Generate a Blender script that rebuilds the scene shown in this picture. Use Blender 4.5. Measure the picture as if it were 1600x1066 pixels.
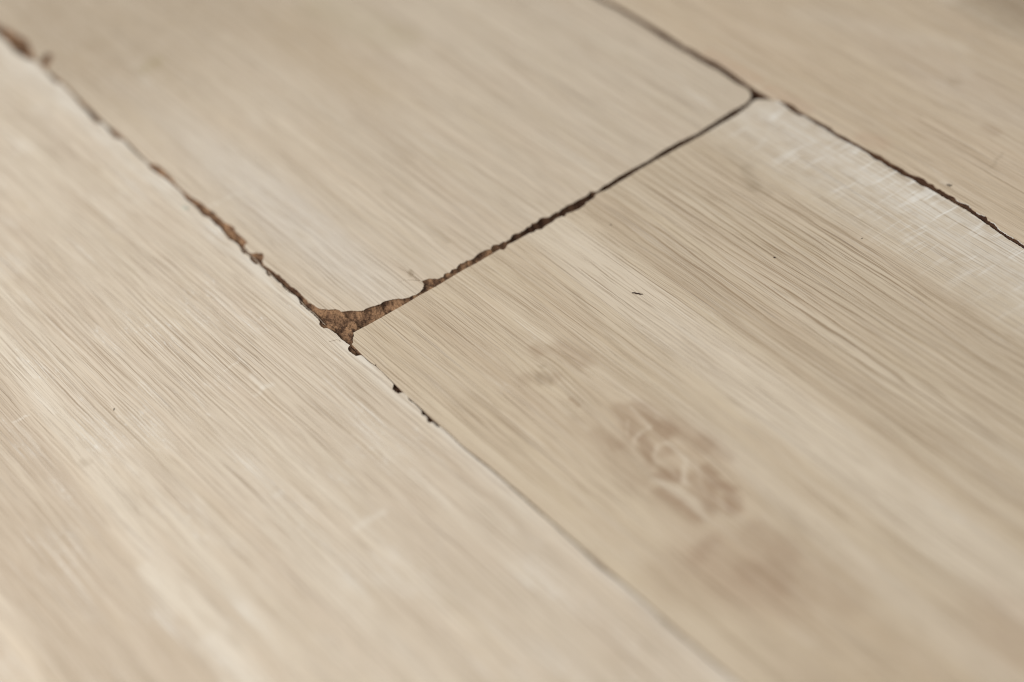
import bpy, bmesh, math, random
import numpy as np
from mathutils import Matrix, Vector, noise
from mathutils.geometry import delaunay_2d_cdt

for o in list(bpy.data.objects):
    bpy.data.objects.remove(o)
sc = bpy.context.scene
COL = sc.collection
random.seed(4)
MM = 0.001

# ---------------------------------------------------------------- camera
cam_d = bpy.data.cameras.new('camera')
cam = bpy.data.objects.new('camera', cam_d)
COL.objects.link(cam)
R = ((0.6077761292, -0.4776337995, 0.6344084885),
     (0.7863132990, 0.4736342444, -0.3967140006),
     (-0.1109935697, 0.7399571312, 0.6634333964))
m = Matrix(R).to_4x4()
m.translation = (0.49097692, -0.24170999, 0.46958884)
cam.matrix_world = m
cam_d.sensor_width = 36.0
cam_d.lens = 74.803
cam_d.clip_start = 0.01
cam_d.clip_end = 50
cam_d.dof.use_dof = True
cam_d.dof.focus_distance = 0.718
cam_d.dof.aperture_fstop = 3.1
sc.camera = cam

# ---------------------------------------------------------------- light of the room
w = bpy.data.worlds.new('World')
sc.world = w
w.use_nodes = True
bg = w.node_tree.nodes['Background']
bg.inputs[0].default_value = (0.96, 0.985, 1.0, 1)
bg.inputs[1].default_value = 0.47

def area(name, loc, target, size, power, col):
    d = bpy.data.lights.new(name, 'AREA')
    d.shape = 'RECTANGLE'
    d.size, d.size_y = size
    d.energy = power
    d.color = col
    o = bpy.data.objects.new(name, d)
    COL.objects.link(o)
    o.location = loc
    o.rotation_euler = (Vector(target) - Vector(loc)).to_track_quat('-Z', 'Y').to_euler()
    return o
area('window_light', (-0.06, -0.92, 0.88), (0.05, 0.0, 0.0), (0.7, 0.5), 16.8, (1.0, 0.985, 0.965))
sc.view_settings.view_transform = 'Standard'
sc.view_settings.look = 'None'
sc.view_settings.exposure = 0.0
sc.view_settings.gamma = 1.0
sc.cycles.filter_width = 1.15

# ---------------------------------------------------------------- traced edges, millimetres on the floor
# x runs along the boards, y across them
TR = {
'L_A': [(-260.19,1.86),(-254.58,1.98),(-245.58,0.89),(-236.76,1.64),(-233.66,2.98),(-231.81,3.79),(-227.24,3.74),(-223.53,3.53),(-216.76,2.56),(-211.49,2.07),(-210.30,3.49),(-202.68,3.16),(-195.15,2.55),(-190.44,1.70),(-181.89,1.03),(-177.85,0.23),(-174.03,0.41),(-173.08,1.89),(-168.53,1.64),(-164.01,0.81),(-159.52,0.56),(-158.40,1.64),(-155.79,2.16),(-149.89,1.63),(-141.87,1.26),(-136.09,1.31),(-133.33,0.40),(-130.65,0.53),(-126.12,0.83),(-123.37,1.32),(-119.77,1.29),(-116.45,1.29),(-112.98,1.45),(-109.53,1.07),(-106.47,0.34),(-103.64,0.45),(-101.68,0.51),(-97.28,0.35),(-94.61,-0.17),(-92.43,-0.12),(-90.47,0.76),(-88.06,0.53),(-85.25,0.18),(-83.34,0.52),(-80.07,0.15),(-77.38,-0.28),(-73.99,-0.75),(-72.75,-0.29),(-69.90,-0.01),(-67.58,-0.24),(-65.30,-0.99),(-63.55,-1.27),(-62.40,-0.64),(-60.64,-0.39),(-58.64,-1.39),(-56.51,-1.51),(-54.85,-1.35),(-54.33,-0.59),(-52.69,-0.69),(-49.49,-0.71),(-47.74,-1.42),(-46.20,-1.60),(-45.46,-0.86),(-43.68,-0.80),(-41.00,-1.04),(-39.13,-0.64),(-37.34,-1.26),(-33.99,-1.29),(-32.00,-0.98),(-30.47,-0.65),(-28.81,-0.66),(-27.12,-1.11),(-25.08,-1.92),(-23.79,-1.57),(-21.65,-1.78),(-19.78,-1.56),(-18.37,-1.56),(-16.39,-1.68),(-15.07,-1.76),(-12.69,-2.16),(-11.52,-3.07),(-10.08,-3.24),(-8.84,-3.15),(-8.10,-2.18),(-6.68,-1.82),(-5.32,-1.68),(-3.87,-1.60),(-2.29,-1.62),(-0.01,-1.84),(1.71,-1.70),(3.64,-1.57),(4.73,-1.38),(5.19,-2.50),(6.26,-3.23),(7.45,-3.38),(9.44,-3.17),(10.64,-3.08),(11.25,-1.92),(11.55,-1.48),(12.54,-1.38),(16.28,-1.61),(19.09,-1.21),(24.32,-1.22),(30.87,-1.80),(32.58,-3.53),(34.19,-3.63),(35.68,-3.40),(36.36,-2.06),(38.17,-1.94),(41.10,-2.61),(43.05,-2.33),(45.80,-2.50),(47.56,-2.62),(49.48,-3.62),(50.39,-3.12),(51.74,-3.20),(52.95,-4.08),(54.18,-4.07),(54.67,-3.15),(57.36,-3.32),(58.16,-2.50),(60.79,-2.51),(63.97,-2.56),(69.76,-2.94),(72.92,-3.01),(80.57,-2.67),(86.97,-2.48),(95.90,-2.54),(103.94,-2.76),(105.56,-2.78),(117.84,-2.77),(128.32,-3.01),(138.85,-3.47),(140.33,-3.46),(142.22,-3.30),(148.47,-2.86),(156.29,-2.83),(168.35,-3.16),(176.02,-3.28),(186.84,-3.16),(199.78,-2.80)],
'L_B': [(-267.31,5.54),(-261.92,7.30),(-254.37,7.90),(-248.61,8.80),(-239.83,6.26),(-233.07,4.46),(-229.32,4.25),(-232.32,7.65),(-234.06,10.38),(-230.53,11.18),(-226.30,7.70),(-224.58,4.39),(-219.03,4.08),(-210.64,4.44),(-203.61,4.14),(-196.46,3.74),(-190.76,3.51),(-182.98,3.27),(-173.76,2.74),(-169.39,2.59),(-166.18,3.08),(-162.42,3.24),(-159.06,3.05),(-156.08,3.07),(-150.54,2.75),(-142.69,2.20),(-136.62,1.90),(-134.99,2.37),(-133.63,3.13),(-130.22,3.68),(-125.44,3.39),(-121.12,3.23),(-117.64,2.56),(-113.73,2.32),(-109.49,2.44),(-105.02,2.54),(-101.92,3.17),(-98.94,3.45),(-95.31,3.32),(-91.51,3.90),(-88.77,3.46),(-86.43,3.68),(-85.20,3.33),(-82.87,3.55),(-80.04,4.27),(-78.15,4.33),(-76.72,3.43),(-74.43,3.38),(-71.35,3.37),(-67.64,3.22),(-67.26,2.85),(-67.40,1.70),(-65.83,0.98),(-63.13,0.64),(-61.45,0.81),(-60.49,2.25),(-59.33,3.15),(-58.34,3.88),(-56.34,2.87),(-54.54,1.18),(-52.70,0.54),(-50.49,0.75),(-47.98,1.03),(-45.26,1.04),(-44.22,1.59),(-41.85,1.26),(-40.22,1.42),(-38.24,1.21),(-35.59,0.96),(-33.88,1.46),(-31.68,1.49),(-29.73,1.28),(-27.20,0.95),(-25.69,1.03),(-23.92,0.66),(-22.47,1.17),(-20.89,1.33),(-19.32,1.48)],
'X_B': [(-17.88,1.99),(-17.08,2.79),(-15.68,3.72),(-15.02,4.61),(-14.20,5.67),(-13.06,6.10),(-11.81,6.19),(-11.07,7.16),(-9.92,8.78),(-7.95,10.52),(-6.71,12.09),(-6.91,13.30),(-6.59,14.69),(-5.83,16.86),(-5.27,18.36),(-5.56,19.25),(-5.45,20.39),(-4.39,22.35),(-3.50,23.90),(-3.00,24.63),(-1.98,25.27),(-1.44,26.52),(-1.03,27.45),(-1.15,28.22),(-0.51,29.95),(-0.58,31.64),(-1.15,32.87),(-2.11,34.39),(-3.16,35.15),(-4.32,35.44),(-5.25,35.42),(-4.77,36.04),(-4.45,37.46),(-4.11,38.32),(-2.66,39.76),(-1.75,40.47),(-1.67,41.66),(-1.38,42.28),(-2.39,43.44),(-2.17,44.39),(-1.59,45.15),(-2.18,46.20),(-2.31,47.14),(-1.65,48.18),(-2.62,49.74),(-2.89,50.92),(-2.34,52.19),(-2.70,53.30),(-1.85,54.77),(-1.90,55.93),(-2.49,57.79),(-2.79,59.70),(-2.60,61.12),(-2.04,62.40),(-1.51,63.27),(-2.45,64.21),(-2.69,65.44),(-1.43,67.04),(-1.72,68.97),(-1.03,69.30),(-1.08,71.48),(-2.17,72.98),(-2.25,74.39),(-1.31,75.96),(-1.53,76.99),(-1.42,78.20),(-2.00,79.52),(-1.53,80.74),(-2.23,82.30),(-1.74,83.89),(-2.48,85.83),(-2.40,87.02),(-0.75,88.62),(-1.25,92.08),(-0.68,93.14),(-1.27,94.94),(-1.19,96.19),(-1.25,98.01),(-0.92,99.51),(-0.92,102.16),(-0.65,105.49),(-0.77,106.92),(-1.56,108.46),(-0.73,109.12),(0.18,110.15),(-0.32,112.50),(-0.64,114.26),(-0.52,116.44),(-0.98,121.45),(-0.80,127.65),(-0.30,133.92),(-0.81,139.25),(-1.09,141.64),(-0.93,149.54),(0.14,157.94),(-0.48,167.29),(-1.02,176.66),(-0.63,180.29),(-0.95,184.43),(-2.75,187.17),(-5.06,188.97),(-7.61,189.55)],
'R_B': [(-7.61,189.55),(-13.25,189.04),(-18.80,189.51),(-23.91,189.87),(-30.12,189.54),(-34.34,189.36),(-39.58,189.72),(-42.93,189.54),(-55.64,189.58),(-69.56,190.25),(-84.55,190.25),(-95.62,189.42)],
'X_C': [(0.26,3.01),(0.66,12.86),(0.75,18.86),(0.81,24.91),(0.66,30.74),(0.96,37.11),(0.69,46.16),(0.67,51.20),(1.00,55.16),(0.90,60.16),(0.85,63.39),(0.87,65.27),(2.20,66.39),(1.54,67.75),(0.86,68.70),(1.13,71.77),(1.23,74.84),(1.27,78.25),(1.94,79.46),(1.65,81.21),(2.77,82.70),(2.28,84.82),(2.28,87.72),(1.76,90.32),(2.14,92.21),(3.12,92.97),(2.09,94.43),(2.97,96.80),(3.37,99.12),(3.08,102.24),(2.35,103.05),(2.39,105.02),(2.23,107.17),(1.17,108.45),(1.15,110.73),(1.75,112.35),(2.00,114.14),(1.78,117.02),(1.68,122.36),(1.30,130.09),(1.41,137.31),(1.62,140.69),(1.76,147.47),(2.11,157.73),(1.99,165.99),(2.10,175.39),(1.16,181.99),(0.28,185.04),(0.30,187.27),(3.08,189.90),(4.78,191.07),(5.95,192.07)],
'R_C': [(5.95,192.07),(9.63,191.90),(14.01,191.14),(18.74,190.99),(20.55,192.17),(27.45,191.68),(31.90,191.89),(37.08,191.50),(42.31,191.71),(48.41,192.29),(52.89,192.14),(57.58,191.45),(59.45,191.96),(63.42,191.66),(67.40,191.90),(70.48,191.56),(74.85,192.43),(77.84,192.14),(79.91,191.98),(82.29,192.68),(89.94,192.62),(100.91,192.85),(112.87,191.80),(120.69,191.12),(125.30,191.07),(127.88,191.02)],
'L_C': [(0.26,3.01),(1.63,2.33),(2.93,0.90),(4.30,0.23),(4.71,-0.72),(5.98,-0.80),(9.14,-1.00),(11.44,-1.14),(16.18,-1.27),(18.78,-0.99),(18.67,-0.53),(19.60,-0.91),(24.04,-1.02),(30.81,-1.50),(35.58,-1.77),(39.96,-2.05),(44.68,-1.95),(47.88,-2.08),(51.27,-2.21),(54.51,-2.26),(57.92,-2.33),(60.32,-2.16),(64.14,-2.18),(69.10,-2.54),(72.32,-2.57),(79.80,-2.18),(86.20,-1.98),(95.12,-2.02),(103.96,-2.12),(117.07,-2.24),(127.48,-2.42),(139.33,-2.48),(147.74,-2.34),(155.58,-2.32),(167.54,-2.55),(175.47,-2.64),(186.08,-2.57),(199.13,-2.29)],
'R_D': [(-94.26,191.61),(-85.21,192.43),(-71.80,192.45),(-58.83,192.62),(-45.21,191.84),(-42.34,192.44),(-34.69,192.25),(-28.90,192.99),(-24.23,192.73),(-16.33,192.12),(-5.95,191.11),(2.23,191.33),(4.45,191.21),(6.41,192.45),(8.76,193.00),(12.17,194.03),(17.38,192.98),(22.53,193.24),(26.80,193.50),(32.35,193.93),(36.23,193.09),(39.81,193.57),(43.11,193.54),(47.39,193.68),(50.27,193.71),(54.58,194.02),(57.00,194.48),(60.15,194.18),(63.67,193.95),(65.51,194.19),(68.41,194.42),(71.63,193.94),(74.92,194.73),(77.32,195.43),(80.33,194.70),(82.42,195.32),(84.16,194.50),(86.39,195.05),(89.64,194.82),(91.95,195.23),(94.96,194.43),(97.00,194.94),(98.84,195.45),(101.28,194.44),(104.32,194.33),(107.38,194.89),(109.27,193.73),(111.69,194.26),(114.66,192.99),(116.96,192.84),(119.92,192.74),(124.88,192.78),(126.53,192.51)],
'J_L': [(-264.18,3.93),(-232.44,4.12),(-195.87,3.23),(-145.31,2.12),(-135.91,1.49),(-117.48,1.90),(-103.69,1.45),(-87.37,1.21),(-68.12,0.24),(-61.72,0.29),(-54.30,-0.07),(-49.54,-0.27),(-45.28,-0.44),(-37.53,-0.73),(-34.87,-0.72),(-30.00,-0.42),(-26.71,-0.71),(-22.78,-1.03),(-18.83,-0.85),(-14.88,-1.09),(-10.94,-1.33),(-7.61,-1.46),(-4.86,-1.46),(-1.97,-1.30),(1.46,-1.26),(4.80,-1.17),(11.60,-1.25),(18.96,-1.12),(30.97,-1.61),(48.05,-2.20),(64.38,-2.35),(72.98,-3.14),(86.33,-2.08),(104.70,-2.69),(116.88,-2.09),(128.20,-2.85),(140.28,-3.26),(147.62,-2.23),(155.82,-2.53),(168.21,-3.12),(175.75,-2.88),(186.78,-3.19),(199.46,-2.59)],
'J_X': [(4.56,-1.14),(0.53,2.82),(0.80,12.77),(0.95,24.81),(1.10,37.01),(0.81,51.10),(0.64,68.73),(0.87,75.13),(0.85,84.07),(1.02,95.30),(1.12,104.05),(0.68,111.83),(1.04,122.63),(1.02,140.90),(1.61,158.05),(1.15,176.13),(0.13,183.44),(-1.34,189.29),(-0.81,190.75)],
'J_R': [(-94.77,190.52),(-70.69,191.34),(-57.24,191.09),(-40.97,191.07),(-31.96,191.30),(-20.75,191.40),(-5.13,190.19),(-0.60,190.55),(4.55,190.96),(9.11,192.51),(17.86,192.01),(26.87,192.43),(36.45,192.17),(48.00,192.89),(56.43,192.63),(66.48,193.02),(74.34,192.95),(81.96,193.01),(89.61,192.95),(100.59,193.03),(112.64,192.06),(120.39,191.45),(127.66,191.27)],
}
MARKS = {
'A': [(-44.3,-104.3,-43.7,-99.8,0.60,0.75,"w"),(-43.7,-104.1,-27.1,-104.2,0.75,0.40,"w"),(-15.2,-38.9,-16.1,-31.7,0.60,0.50,"w"),(-20.4,-30.6,-13.5,-31.8,0.75,0.40,"w"),(-5.8,-33.9,1.6,-34.3,1.35,0.55,"w"),(1.6,-34.3,2.4,-31.7,1.20,0.60,"w"),(2.6,-38.5,2.6,-35.9,0.90,0.40,"w"),(75.7,-48.1,75.6,-38.1,1.35,0.60,"w"),(-9.5,-86.0,6.7,-86.7,1.05,0.50,"w"),(-52.4,-92.0,-38.6,-92.0,0.90,0.50,"w"),(-71.7,-88.0,-58.8,-88.6,0.75,0.45,"w"),(98.9,-53.5,108.3,-50.8,2.70,0.40,"w"),(44.4,-105.5,66.3,-108.3,2.70,0.50,"w"),(82.9,-104.9,104.3,-104.9,3.30,0.50,"w"),(-10.7,-96.4,-9.5,-96.1,1.05,0.40,"g"),(67.8,-20.5,87.9,-21.4,1.50,0.30,"w"),(-29.8,-43.3,-8.0,-41.4,0.60,0.30,"w"),],
'B': [(-95.1,3.5,-95.4,13.7,0.60,0.55,"w"),(-95.4,13.7,-91.7,21.6,0.60,0.40,"w"),(-192.4,33.3,-194.1,39.7,2.40,0.60,"o"),(-55.9,55.3,-15.1,54.5,0.75,0.35,"g"),(-11.9,35.6,-10.4,35.1,0.60,0.80,"g"),(-102.5,76.0,-64.8,73.3,2.10,0.20,"g"),(-177.4,108.3,-134.4,116.8,7.50,0.35,"o"),(-57.8,22.6,-49.9,20.1,2.10,0.20,"w"),(-26.2,7.0,-19.9,7.1,1.20,0.30,"w"),],
'C': [(95.6,48.7,109.7,48.0,2.74,0.55,"d"),(107.6,49.8,122.4,53.1,3.48,0.40,"d"),(121.6,53.2,130.8,54.0,2.56,0.35,"d"),(106.7,40.9,117.5,36.2,1.54,0.60,"d"),(123.6,34.8,127.9,37.4,2.56,0.80,"d"),(115.7,42.2,116.9,42.5,2.20,0.45,"d"),(129.6,29.6,143.6,31.1,2.38,0.75,"d"),(136.8,42.8,145.9,35.4,2.20,0.45,"d"),(132.5,40.3,141.4,36.2,2.93,0.50,"d"),(130.4,46.7,134.5,46.2,1.54,0.75,"d"),(139.3,44.4,142.2,45.6,2.01,0.75,"d"),(146.9,43.9,149.5,41.0,2.01,0.55,"d"),(95.5,32.3,103.8,31.9,2.01,0.35,"d"),(91.8,43.7,103.9,40.0,2.20,0.45,"d"),(105.8,32.0,120.2,29.4,4.39,0.28,"d"),(155.4,27.0,155.9,20.9,2.84,0.42,"d"),(158.9,12.6,180.8,27.7,8.78,0.28,"d"),(170.8,26.7,179.0,30.5,4.05,0.28,"d"),(160.2,38.7,173.1,40.6,4.05,0.38,"d"),(146.7,41.7,149.4,41.0,2.36,0.45,"d"),(173.1,40.6,195.7,41.9,6.75,0.22,"d"),(51.3,42.2,53.1,42.1,2.03,0.35,"d"),(55.6,48.6,65.9,50.1,3.04,0.40,"d"),(60.2,31.6,65.7,38.1,2.03,0.30,"d"),(78.5,35.6,81.3,35.7,0.68,0.55,"d"),(88.1,33.2,103.4,32.3,4.05,0.20,"d"),(94.4,47.4,105.1,45.2,0.54,0.60,"p"),(105.1,45.2,105.4,39.5,0.50,0.60,"p"),(105.4,39.5,109.2,35.6,0.45,0.40,"p"),(97.4,42.3,102.7,38.8,0.36,0.40,"p"),(112.6,41.0,119.5,36.4,0.54,0.60,"p"),(112.3,41.2,113.8,45.7,0.50,0.60,"p"),(114.1,45.5,122.8,43.7,0.68,0.55,"p"),(123.2,44.1,131.4,37.2,0.91,0.85,"p"),(122.2,31.5,133.1,34.1,0.95,0.80,"p"),(133.1,34.1,146.1,32.7,1.04,0.80,"p"),(125.5,46.5,138.5,38.8,0.50,0.30,"p"),(28.5,156.9,38.4,151.0,2.10,0.50,"g"),(13.8,158.5,28.0,156.4,1.35,0.35,"g"),(38.4,151.0,44.1,152.4,1.80,0.35,"g"),(58.5,37.7,59.1,39.1,0.75,0.50,"g"),(62.1,34.4,64.8,32.8,0.60,0.40,"g"),(65.1,36.5,66.6,34.6,0.60,0.40,"g"),(62.4,35.5,63.4,35.7,1.50,0.45,"g"),(4.4,91.1,20.0,91.5,1.35,0.35,"p"),(20.0,91.5,50.6,90.5,1.05,0.30,"p"),],
'D': [(89.8,216.0,87.1,224.7,0.45,0.30,"g"),(44.0,244.9,45.6,245.3,1.35,0.35,"g"),(72.7,231.8,77.3,232.1,1.80,0.35,"d"),(12.4,285.8,41.6,286.0,5.10,0.45,"g"),(16.8,298.9,36.4,298.8,9.00,0.50,"g"),(-34.3,195.0,-9.3,195.3,2.40,0.35,"r"),(-1.3,194.4,17.9,195.9,2.40,0.35,"r"),(45.6,198.0,53.2,200.0,2.40,0.35,"r"),(-29.8,237.8,31.5,262.1,4.50,0.20,"w"),(83.2,198.0,86.1,198.2,0.60,0.50,"w"),],
}


# ---------------------------------------------------------------- node helper
class G:
    """small expression builder on a node tree"""
    def __init__(s, nt):
        s.nt = nt; s.N = nt.nodes; s.L = nt.links
    def _in(s, sock, v):
        if isinstance(v, (int, float)):
            sock.default_value = v
        elif isinstance(v, tuple):
            sock.default_value = v if len(v) == len(sock.default_value) else tuple(v) + (1,)
        else:
            s.L.new(v, sock)
    def m(s, op, *a, clamp=False):
        n = s.N.new('ShaderNodeMath'); n.operation = op; n.use_clamp = clamp
        for i, v in enumerate(a): s._in(n.inputs[i], v)
        return n.outputs[0]
    def add(s, a, b): return s.m('ADD', a, b)
    def sub(s, a, b): return s.m('SUBTRACT', a, b)
    def mul(s, a, b): return s.m('MULTIPLY', a, b)
    def mad(s, a, b, c): return s.m('MULTIPLY_ADD', a, b, c)
    def vec(s, x, y, z=0.0):
        n = s.N.new('ShaderNodeCombineXYZ')
        for i, v in enumerate((x, y, z)): s._in(n.inputs[i], v)
        return n.outputs[0]
    def noise(s, v, scale=1.0, detail=2.0, rough=0.5, dist=0.0, color=False):
        n = s.N.new('ShaderNodeTexNoise')
        s._in(n.inputs['Vector'], v)
        n.inputs['Scale'].default_value = scale
        n.inputs['Detail'].default_value = detail
        n.inputs['Roughness'].default_value = rough
        n.inputs['Distortion'].default_value = dist
        return n.outputs['Color' if color else 'Fac']
    def rng(s, v, a, b, c=0.0, d=1.0, smooth=True):
        n = s.N.new('ShaderNodeMapRange')
        n.interpolation_type = 'SMOOTHSTEP' if smooth else 'LINEAR'
        s._in(n.inputs[0], v)
        for i, q in enumerate((a, b, c, d)): n.inputs[i + 1].default_value = q
        return n.outputs[0]
    def mix(s, f, a, b, mode='MIX'):
        n = s.N.new('ShaderNodeMix'); n.data_type = 'RGBA'; n.blend_type = mode
        s._in(n.inputs[0], f); s._in(n.inputs[6], a); s._in(n.inputs[7], b)
        return n.outputs[2]
    def blob(s, u, v, cx, cy, rx, ry, ang=0.0):
        du = s.sub(u, cx); dv = s.sub(v, cy)
        if ang:
            c, q = math.cos(ang), math.sin(ang)
            du, dv = s.add(s.mul(du, c), s.mul(dv, q)), s.sub(s.mul(dv, c), s.mul(du, q))
        a = s.mul(du, 1.0 / rx); b = s.mul(dv, 1.0 / ry)
        r2 = s.add(s.mul(a, a), s.mul(b, b))
        return s.m('EXPONENT', s.mul(r2, -1.0)), du, dv

    def capsule(s, p, a, b):
        """distance from p to the segment a-b"""
        A = Vector((a[0], a[1], 0)); D = Vector((b[0], b[1], 0)) - A
        def vm(op, *v):
            n = s.N.new('ShaderNodeVectorMath'); n.operation = op
            for i, q in enumerate(v):
                if isinstance(q, Vector): n.inputs[i].default_value = q
                else: s.L.new(q, n.inputs[i])
            return n
        pa = vm('SUBTRACT', p, A).outputs[0]
        h = s.m('MULTIPLY', vm('DOT_PRODUCT', pa, D).outputs['Value'], 1.0 / max(D.length_squared, 1e-6), clamp=True)
        n = s.N.new('ShaderNodeVectorMath'); n.operation = 'SCALE'
        n.inputs[0].default_value = -D; s.L.new(h, n.inputs['Scale'])
        return vm('LENGTH', vm('ADD', pa, n.outputs[0]).outputs[0]).outputs['Value']

def new_mat(name):
    mt = bpy.data.materials.new(name); mt.use_nodes = True
    nt = mt.node_tree
    for n in list(nt.nodes): nt.nodes.remove(n)
    g = G(nt)
    out = nt.nodes.new('ShaderNodeOutputMaterial')
    b = nt.nodes.new('ShaderNodeBsdfPrincipled')
    nt.links.new(b.outputs[0], out.inputs[0])
    return mt, g, b

def position_mm(g):
    n = g.N.new('ShaderNodeNewGeometry')
    s = g.N.new('ShaderNodeSeparateXYZ'); g.L.new(n.outputs['Position'], s.inputs[0])
    return g.mul(s.outputs[0], 1000.0), g.mul(s.outputs[1], 1000.0), g.mul(s.outputs[2], 1000.0)

def s2l(r, g_, b):
    f = lambda c: (c / 255 / 12.92) if c / 255 <= .04045 else ((c / 255 + .055) / 1.055) ** 2.4
    return (f(r), f(g_), f(b))

def decor_material(name, base, dark, pale, seed, angle=0.0, bands=(), knots=(), stains_and_shade=(), wash=(0.62, 0.75, 0.5),
                   saw=None, pores=1.0, streak=1.0, edge=None, rings=None, marks=(), bang=0.0, figure=False):
    mt, g, b = new_mat(name)
    x, y, z = position_mm(g)
    c, q = math.cos(angle), math.sin(angle)
    u = g.add(g.mul(x, c), g.mul(y, q)); v0 = g.sub(g.mul(y, c), g.mul(x, q))
    # slow wander of the grain
    wv = g.noise(g.vec(g.mul(u, 1 / 170), g.mul(v0, 1 / 40), seed), 1, 2)
    v = g.mad(g.sub(wv, 0.5), 6.0, v0)
    wv2 = g.noise(g.vec(g.mul(u, 1 / 28), g.mul(v0, 1 / 6), seed + 3), 1, 2)
    v = g.mad(g.sub(wv2, 0.5), 0.9, v)
    wv3 = g.noise(g.vec(g.mul(u, 1 / 6), g.mul(v0, 1 / 2.5), seed + 5), 1, 2)
    v = g.mad(g.sub(wv3, 0.5), 0.32, v)
    # grain flows round the knots
    kg = []
    for (kx, ky, rx, ry, strength, tint) in knots:
        e, du, dv = g.blob(x, y, kx, ky, rx, ry)
        v = g.sub(v, g.mul(g.mul(dv, e), strength))
        kg.append((e, du, dv, tint))
    # broad figure
    n1 = g.noise(g.vec(g.mul(u, 1 / 500), g.mul(v, 1 / 11), seed + 7), 1, 2.5, 0.55)
    n2 = g.noise(g.vec(g.mul(u, 1 / 170), g.mul(v, 1 / 3.2), seed + 11), 1, 3, 0.6)
    n3 = g.noise(g.vec(g.mul(u, 1 / 130), g.mul(v, 1 / 0.80), seed + 17), 1, 3, 0.6)
    n4 = g.noise(g.vec(g.mul(u, 1 / 30), g.mul(v, 1 / 0.33), seed + 23), 1, 2, 0.6)
    col = g.mix(g.rng(n1, 0.3, 0.7), base, g.mix(0.26, base, dark))
    col = g.mix(g.mul(g.rng(n2, 0.52, 0.78), 0.22 * streak), col, dark)
    col = g.mix(g.mul(g.rng(n2, 0.5, 0.25), 0.22), col, pale)
    col = g.mix(g.mul(g.rng(n3, 0.50, 0.72), 0.32 * streak), col, dark)
    col = g.mix(g.mul(g.rng(n3, 0.50, 0.28), 0.22), col, pale)
    col = g.mix(g.mul(g.rng(n4, 0.50, 0.75), 0.24), col, dark)
    # warm / grey drift of the print
    n5 = g.noise(g.vec(g.mul(u, 1 / 60), g.mul(v, 1 / 16), seed + 31), 1, 2)
    col = g.mix(g.rng(n5, 0.42, 0.7, 0, 0.25), col, g.mix(1.0, col, (0.99, 0.945, 0.93), 'MULTIPLY'))
    n6 = g.noise(g.vec(g.mul(u, 1 / 40), g.mul(v, 1 / 8), seed + 37), 1, 2)
    col = g.mix(g.rng(n6, 0.5, 0.72, 0, 0.25), col, g.mix(1.0, col, (0.98, 0.965, 0.90), 'MULTIPLY'))
    # long bands across the board: (position, half width, gain, u0, u1)
    for (p, hw, gain, u0, u1) in bands:
        cb_, qb_ = math.cos(bang), math.sin(bang)
        vb = g.add(g.sub(g.mul(y, cb_), g.mul(x, qb_)), g.sub(v, v0))
        d = g.m('ABSOLUTE', g.sub(vb, p))
        f = g.rng(d, hw, 0.0 if hw < 5 else hw * 0.6)
        if u0 is not None:
            f = g.mul(f, g.mul(g.rng(x, u0 - 25, u0 + 15), g.rng(x, u1 + 25, u1 - 15)))
        col = g.mix(g.mul(f, abs(gain)), col, pale if gain > 0 else dark)
    # heavy growth lines: (v0, v1, spacing, strength, u0, u1)
    for (r0, r1, sp, st, u0, u1) in (rings or ()):
        ww = g.noise(g.vec(g.mul(u, 1 / 110), g.mul(v, 1 / 16), seed + 41), 1, 3, .5)
        ph = g.mad(ww, 3.2, g.mul(v, 1 / sp))
        fr = g.m('FRACT', ph)
        ln = g.add(g.mul(g.rng(fr, 0.2, 0.9), 0.22), g.mul(g.rng(fr, 0.74, 0.88), 0.78))
        ln = g.mul(ln, g.rng(fr, 1.0, 0.93))
        br = g.noise(g.vec(g.mul(u, 1 / 70), g.mul(v, 1 / 1.5), seed + 43), 1, 3, .6)
        msk = g.mul(g.rng(v, r0 - 4, r0 + 4), g.rng(v, r1 + 4, r1 - 4))
        msk = g.mul(msk, g.mul(g.rng(x, u0 - 20, u0 + 20), g.rng(x, u1 + 40, u1 - 40)))
        lf = g.mul(g.mul(ln, msk), g.rng(br, 0.35, 0.6, 0.40, 1.0))
        col = g.mix(g.mul(lf, st), col, g.mix(1.0, dark, (0.74, 0.69, 0.62), 'MULTIPLY'))
    # knots: swirling darker, redder figure
    for (e, du, dv, tint) in kg:
        sw = g.noise(g.vec(g.mul(du, 1 / 9), g.mul(dv, 1 / 4), seed + 51), 1, 3, 0.6, 1.0)
        f = g.mul(g.rng(e, 0.12, 0.85), g.rng(sw, 0.35, 0.62, 0.35, 1.0))
        col = g.mix(g.mul(f, tint), col, s2l(142, 112, 84))
        sq = g.noise(g.vec(g.mul(du, 1 / 13), g.mul(dv, 1 / 6.5), seed + 57), 1, 0, 0.5, 1.8)
        th = g.rng(g.m('ABSOLUTE', g.sub(sq, 0.50)), 0.022, 0.004)
        col = g.mix(g.mul(g.mul(th, g.rng(e, 0.35, 0.8)), 0.42), col, pale)
    for (sx, sy, rx, ry, amt, scol, ang) in stains_and_shade:
        e, du, dv = g.blob(x, y, sx, sy, rx, ry, ang)
        mo = g.noise(g.vec(g.mul(u, 1 / 10), g.mul(v, 1 / 3.0), seed + 61), 1, 3, 0.6)
        col = g.mix(g.mul(g.mul(g.rng(e, 0.05, 0.9), amt), g.rng(mo, 0.25, 0.6, 0.45, 1.0)), col, scol)
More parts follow.
